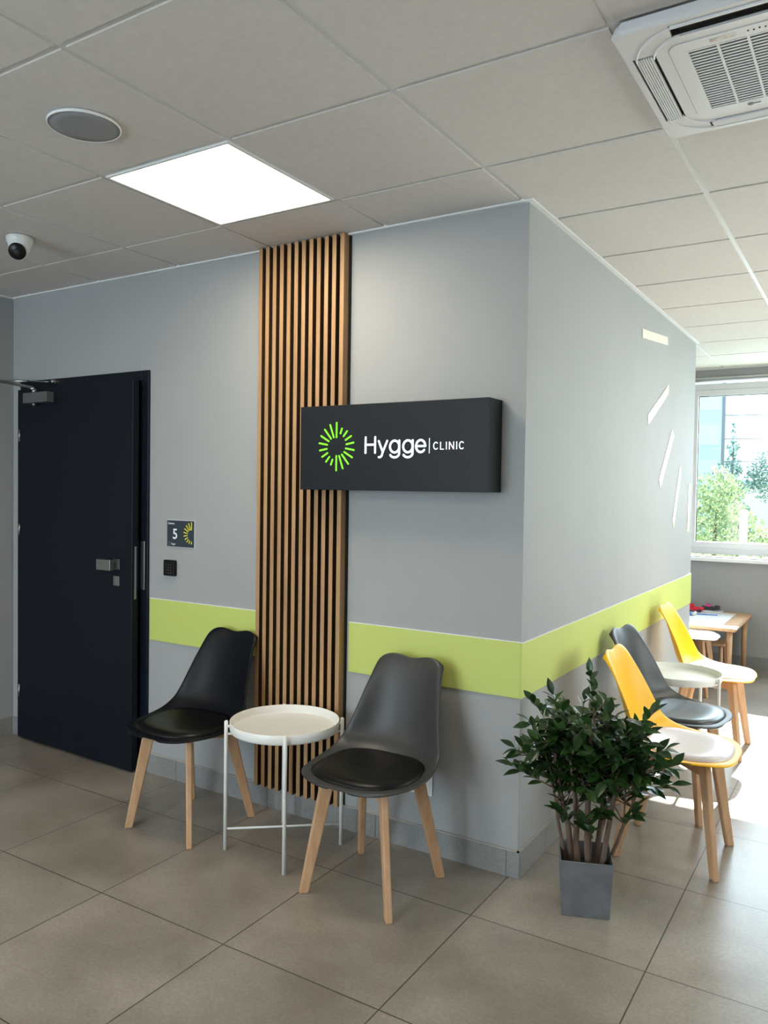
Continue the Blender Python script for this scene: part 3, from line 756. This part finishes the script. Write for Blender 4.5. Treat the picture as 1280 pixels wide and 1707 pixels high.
def add_leaf(p, d, up_, ln, wd, curl):
    d = d.normalized(); s_ = d.cross(up_)
    if s_.length < .01: s_ = Vector((1, 0, 0))
    s_.normalize(); nn = s_.cross(d)
    vs = []; prof_ = [(0, .04), (.14, .50), (.36, .96), (.6, .92), (.82, .50), (1, .02)]
    for t, w_ in prof_:
        c = p+d*(ln*t)+nn*(-curl*ln*t*t)
        for q_ in (-1, 0, 1): vs.append(Rm @ (c+s_*q_*w_*wd/2+nn*(abs(q_)*w_*wd*.16)))
    fs = []
    for i in range(5): fs += [(i*3, i*3+1, i*3+4, i*3+3), (i*3+1, i*3+2, i*3+5, i*3+4)]
    fol.add(vs, fs, 0, True)
for p, d, k, t in leafpts:
    side = d.cross(Vector((0, 0, 1)))
    if side.length < .05: side = Vector((1, 0, 0))
    side.normalize()
    rot = Matrix.Rotation(random.uniform(-.9, .9)+(0 if k % 2 else PI), 3, d)
    if k < 0: ld = d
    else: ld = (d*.75+(rot @ side)*.9+Vector((0, 0, random.uniform(-.15, .25)))).normalized()
    upv = Vector((random.uniform(-.5, .5), random.uniform(-.7, .3), 1)).normalized()
    ln = random.uniform(.048, .074); add_leaf(p, ld, upv, ln, ln*random.uniform(.40, .52), random.uniform(0, .25))
fol.build('foliage', M['leaf'], pp)

# ------------------------------------------------------------------ play corner
TX0, TX1, TY0, TY1, TZ = -.90, .262, 3.58, 4.50, .475
kt = empty('play_table', ((TX0+TX1)/2, (TY0+TY1)/2, 0), 'low wooden childrens table with white top under the window', 'table')
B = Matrix.Translation((-(TX0+TX1)/2, -(TY0+TY1)/2, 0))
f = MB().box(TX0, TX1, TY0, TY0+.09, TZ-.03, TZ, mx=B).box(TX0, TX1, TY1-.09, TY1, TZ-.03, TZ, mx=B).box(TX0, TX0+.11, TY0+.09, TY1-.09, TZ-.03, TZ, mx=B).box(TX1-.11, TX1, TY0+.09, TY1-.09, TZ-.03, TZ, mx=B)
f.build('tabletop_frame', M['wood'], kt, bevel=.008)
BOX(TX0+.11, TX1-.11, TY0+.09, TY1-.09, TZ-.02, TZ-.001, mx=B).build('top_panel', M['tablew'], kt)
for x in (TX0+.05, TX1-.05):
    for y in (TY0+.05, TY1-.05):
        MB().tube([B @ Vector((x, y, 0)), B @ Vector((x, y, TZ-.03))], [.019, .024], 16).build('leg', M['wood'], kt)
st = empty('play_stool', (.0, 3.96, 0), 'small wooden childrens stool pushed under the play table', 'stool')
BOX(-.15, .15, -.13, .13, .285, .305).build('seat', M['wood'], st, bevel=.006)
for x in (-.12, .12):
    for y in (-.10, .10): MB().tube([(x*1.1, y*1.1, 0), (x, y, .285)], [.012, .015], 12).build('leg', M['wood'], st)
# toys
tz = TZ+.0005
t = empty('toy_truck', (-.165, 4.33, tz), 'red toy vehicle on the play table', 'toy')
MB().box(-.07, .07, -.035, .035, .012, .040).box(-.065, -.01, -.03, .03, .040, .065).build('body', M['red'], t, bevel=.006)
for x in (-.045, .045):
    for y in (-.036, .036): MB().tube([(x, y-.006, .014), (x, y+.006, .014)], .014, 16).build('wheel', M['dark'], t)
t = empty('toy_digger', (-.075, 4.42, tz+.012), 'dark toy with a pink cab lying behind the red one', 'toy')
MB().box(-.05, .06, -.03, .03, 0, .03).box(.055, .095, -.025, .025, .008, .040).build('body', M['dark'], t, bevel=.006)
BOX(-.02, .025, -.022, .022, .030, .048).build('cab', M['pink'], t, bevel=.004)
o = MB().box(-.10, .115, -.055, .075, 0, .010).box(-.094, .11, -.05, .07, .0035, .0115).build('picture_book', M['paper'], bevel=.003); o.location = (-.07, 4.385, tz)
tag(o, 'thin pale grey book lying on the play table under the toys', 'book')
t = empty('toy_bead_set', (-.155, 4.10, tz), 'small blue and clear toy at the wall end of the play table', 'toy')
MB().lathe([(.024, 0), (.028, .01), (.020, .024), (.0001, .028)], n=20).build('dial', M['blue'], t)
MB().ball((.03, .02, .016), .016).ball((.025, -.025, .014), .014).build('bead', M['paper'], t)
tag(MB().tube([(0, 0, .005), (.16, .03, .005)], .005, 8).build('crayon', M['blue']), 'blue crayon beside the toys on the play table', 'crayon').location = (-.12, 4.16, tz)

# ------------------------------------------------------------------ outdoors
o = BOX(-40, 40, YF+.25, 70, -.3, -.12).build('lawn', M['grass']); struct(o, 'sunlit ground outside the window')
def crown(mb, c, rx, ry, rz, n, ls, cone=False):
    for _ in range(n):
        while True:
            v = Vector((random.uniform(-1, 1), random.uniform(-1, 1), random.uniform(-1, 1)))
            if cone:
                t = (v.z+1)/2; lim = (1-t)**.8*(.75+.25*math.sin(t*34))
                if math.hypot(v.x, v.y) <= lim: break
            elif .2 < v.length <= 1+.12*math.sin(v.x*7+v.z*9): break
        p = Vector(c)+Vector((v.x*rx, v.y*ry, v.z*rz))
        a = Vector((random.gauss(0, 1), random.gauss(0, 1), random.gauss(0, 1))).normalized(); b2 = a.orthogonal().normalized()
        l = ls*random.uniform(.6, 1.3)
        mb.add([p-a*l/2, p+b2*l*.3, p+a*l/2, p-b2*l*.3], [(0, 1, 2, 3)])
def tree(name, x, y, h, crowns, m, ls, n, label, cat, group=None, cone=False):
    e = empty(name, (x, y, -.12), label, cat, 0, group)
    mb = MB()
    for (cx, cy, cz, rx, ry, rz) in crowns: crown(mb, (cx, cy, cz+.12), rx, ry, rz, int(n*rx*rz*4), ls, cone)
    mb.build('crown', m, e)
    MB().tube([(0, 0, 0), (0, 0, h*.5), (0.02, 0, h*.85)], [.05, .035, .012], 8).build('trunk', M['bark'], e)
tree('garden_shrub', -.78, 9.0, 1.6, [(0, 0, .75, .75, .6, .80), (.05, 0, 1.45, .36, .35, .42)], M['treeleaf'], .06, 1800, 'sunlit pale green shrub filling the middle of the window', 'shrub', 'shrubs outside the window')
tree('garden_shrub', .42, 10.2, 1.4, [(0, 0, .75, .62, .5, .75)], M['treeleaf'], .06, 1800, 'pale green shrub at the right edge of the window', 'shrub', 'shrubs outside the window')
tree('garden_shrub', -1.9, 9.6, 1.1, [(0, 0, .55, .55, .5, .62)], M['coolleaf'], .08, 700, 'low bluish shrub at the left edge of the window', 'shrub', 'shrubs outside the window')
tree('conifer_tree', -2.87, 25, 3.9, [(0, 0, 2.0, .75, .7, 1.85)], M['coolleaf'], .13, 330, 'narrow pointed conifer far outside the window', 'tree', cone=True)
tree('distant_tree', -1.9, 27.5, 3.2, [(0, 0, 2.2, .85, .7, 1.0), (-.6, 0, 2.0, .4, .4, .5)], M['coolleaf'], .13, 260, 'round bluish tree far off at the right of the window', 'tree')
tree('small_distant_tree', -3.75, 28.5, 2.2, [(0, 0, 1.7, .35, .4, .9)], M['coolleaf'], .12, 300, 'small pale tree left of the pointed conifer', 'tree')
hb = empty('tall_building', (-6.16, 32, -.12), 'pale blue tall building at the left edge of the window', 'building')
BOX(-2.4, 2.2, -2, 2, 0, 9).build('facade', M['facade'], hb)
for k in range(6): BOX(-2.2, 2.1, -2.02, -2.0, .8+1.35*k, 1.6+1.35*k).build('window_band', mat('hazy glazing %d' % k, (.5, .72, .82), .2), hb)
hs = empty('low_house', (-1.6, 30, -.12), 'low white house behind the trees', 'building')
BOX(-2.0, 4, 0, 4, 0, 2.0).build('house_wall', M['housew'], hs)
BOX(-2.1, 4.1, -.15, 4.15, 2.0, 2.15).build('roof', M['facade'], hs)
tag(MB().tube([(-2.40, 20, -.12), (-2.40, 20, 6.5)], .045, 10).build('utility_pole', M['pole']), 'thin dark utility pole at the edge of the tall building', 'pole')
for z, l in ((3.59, 'highest'), (2.965, 'middle'), (2.36, 'lowest')):
    tag(MB().tube([(-2.4, 20, z), (0, 20, z-.03), (6, 20, z+.0)], .010, 6).build('power_line', M['pole']), '%s of the three thin wires across the window' % l, 'wire', 'overhead wires')
tag(BOX(-.36, -.27, 8.25, 8.33, -.12, 1.28).build('fence_post', M['housew'], bevel=.01), 'white post standing in front of the shrubs', 'post')
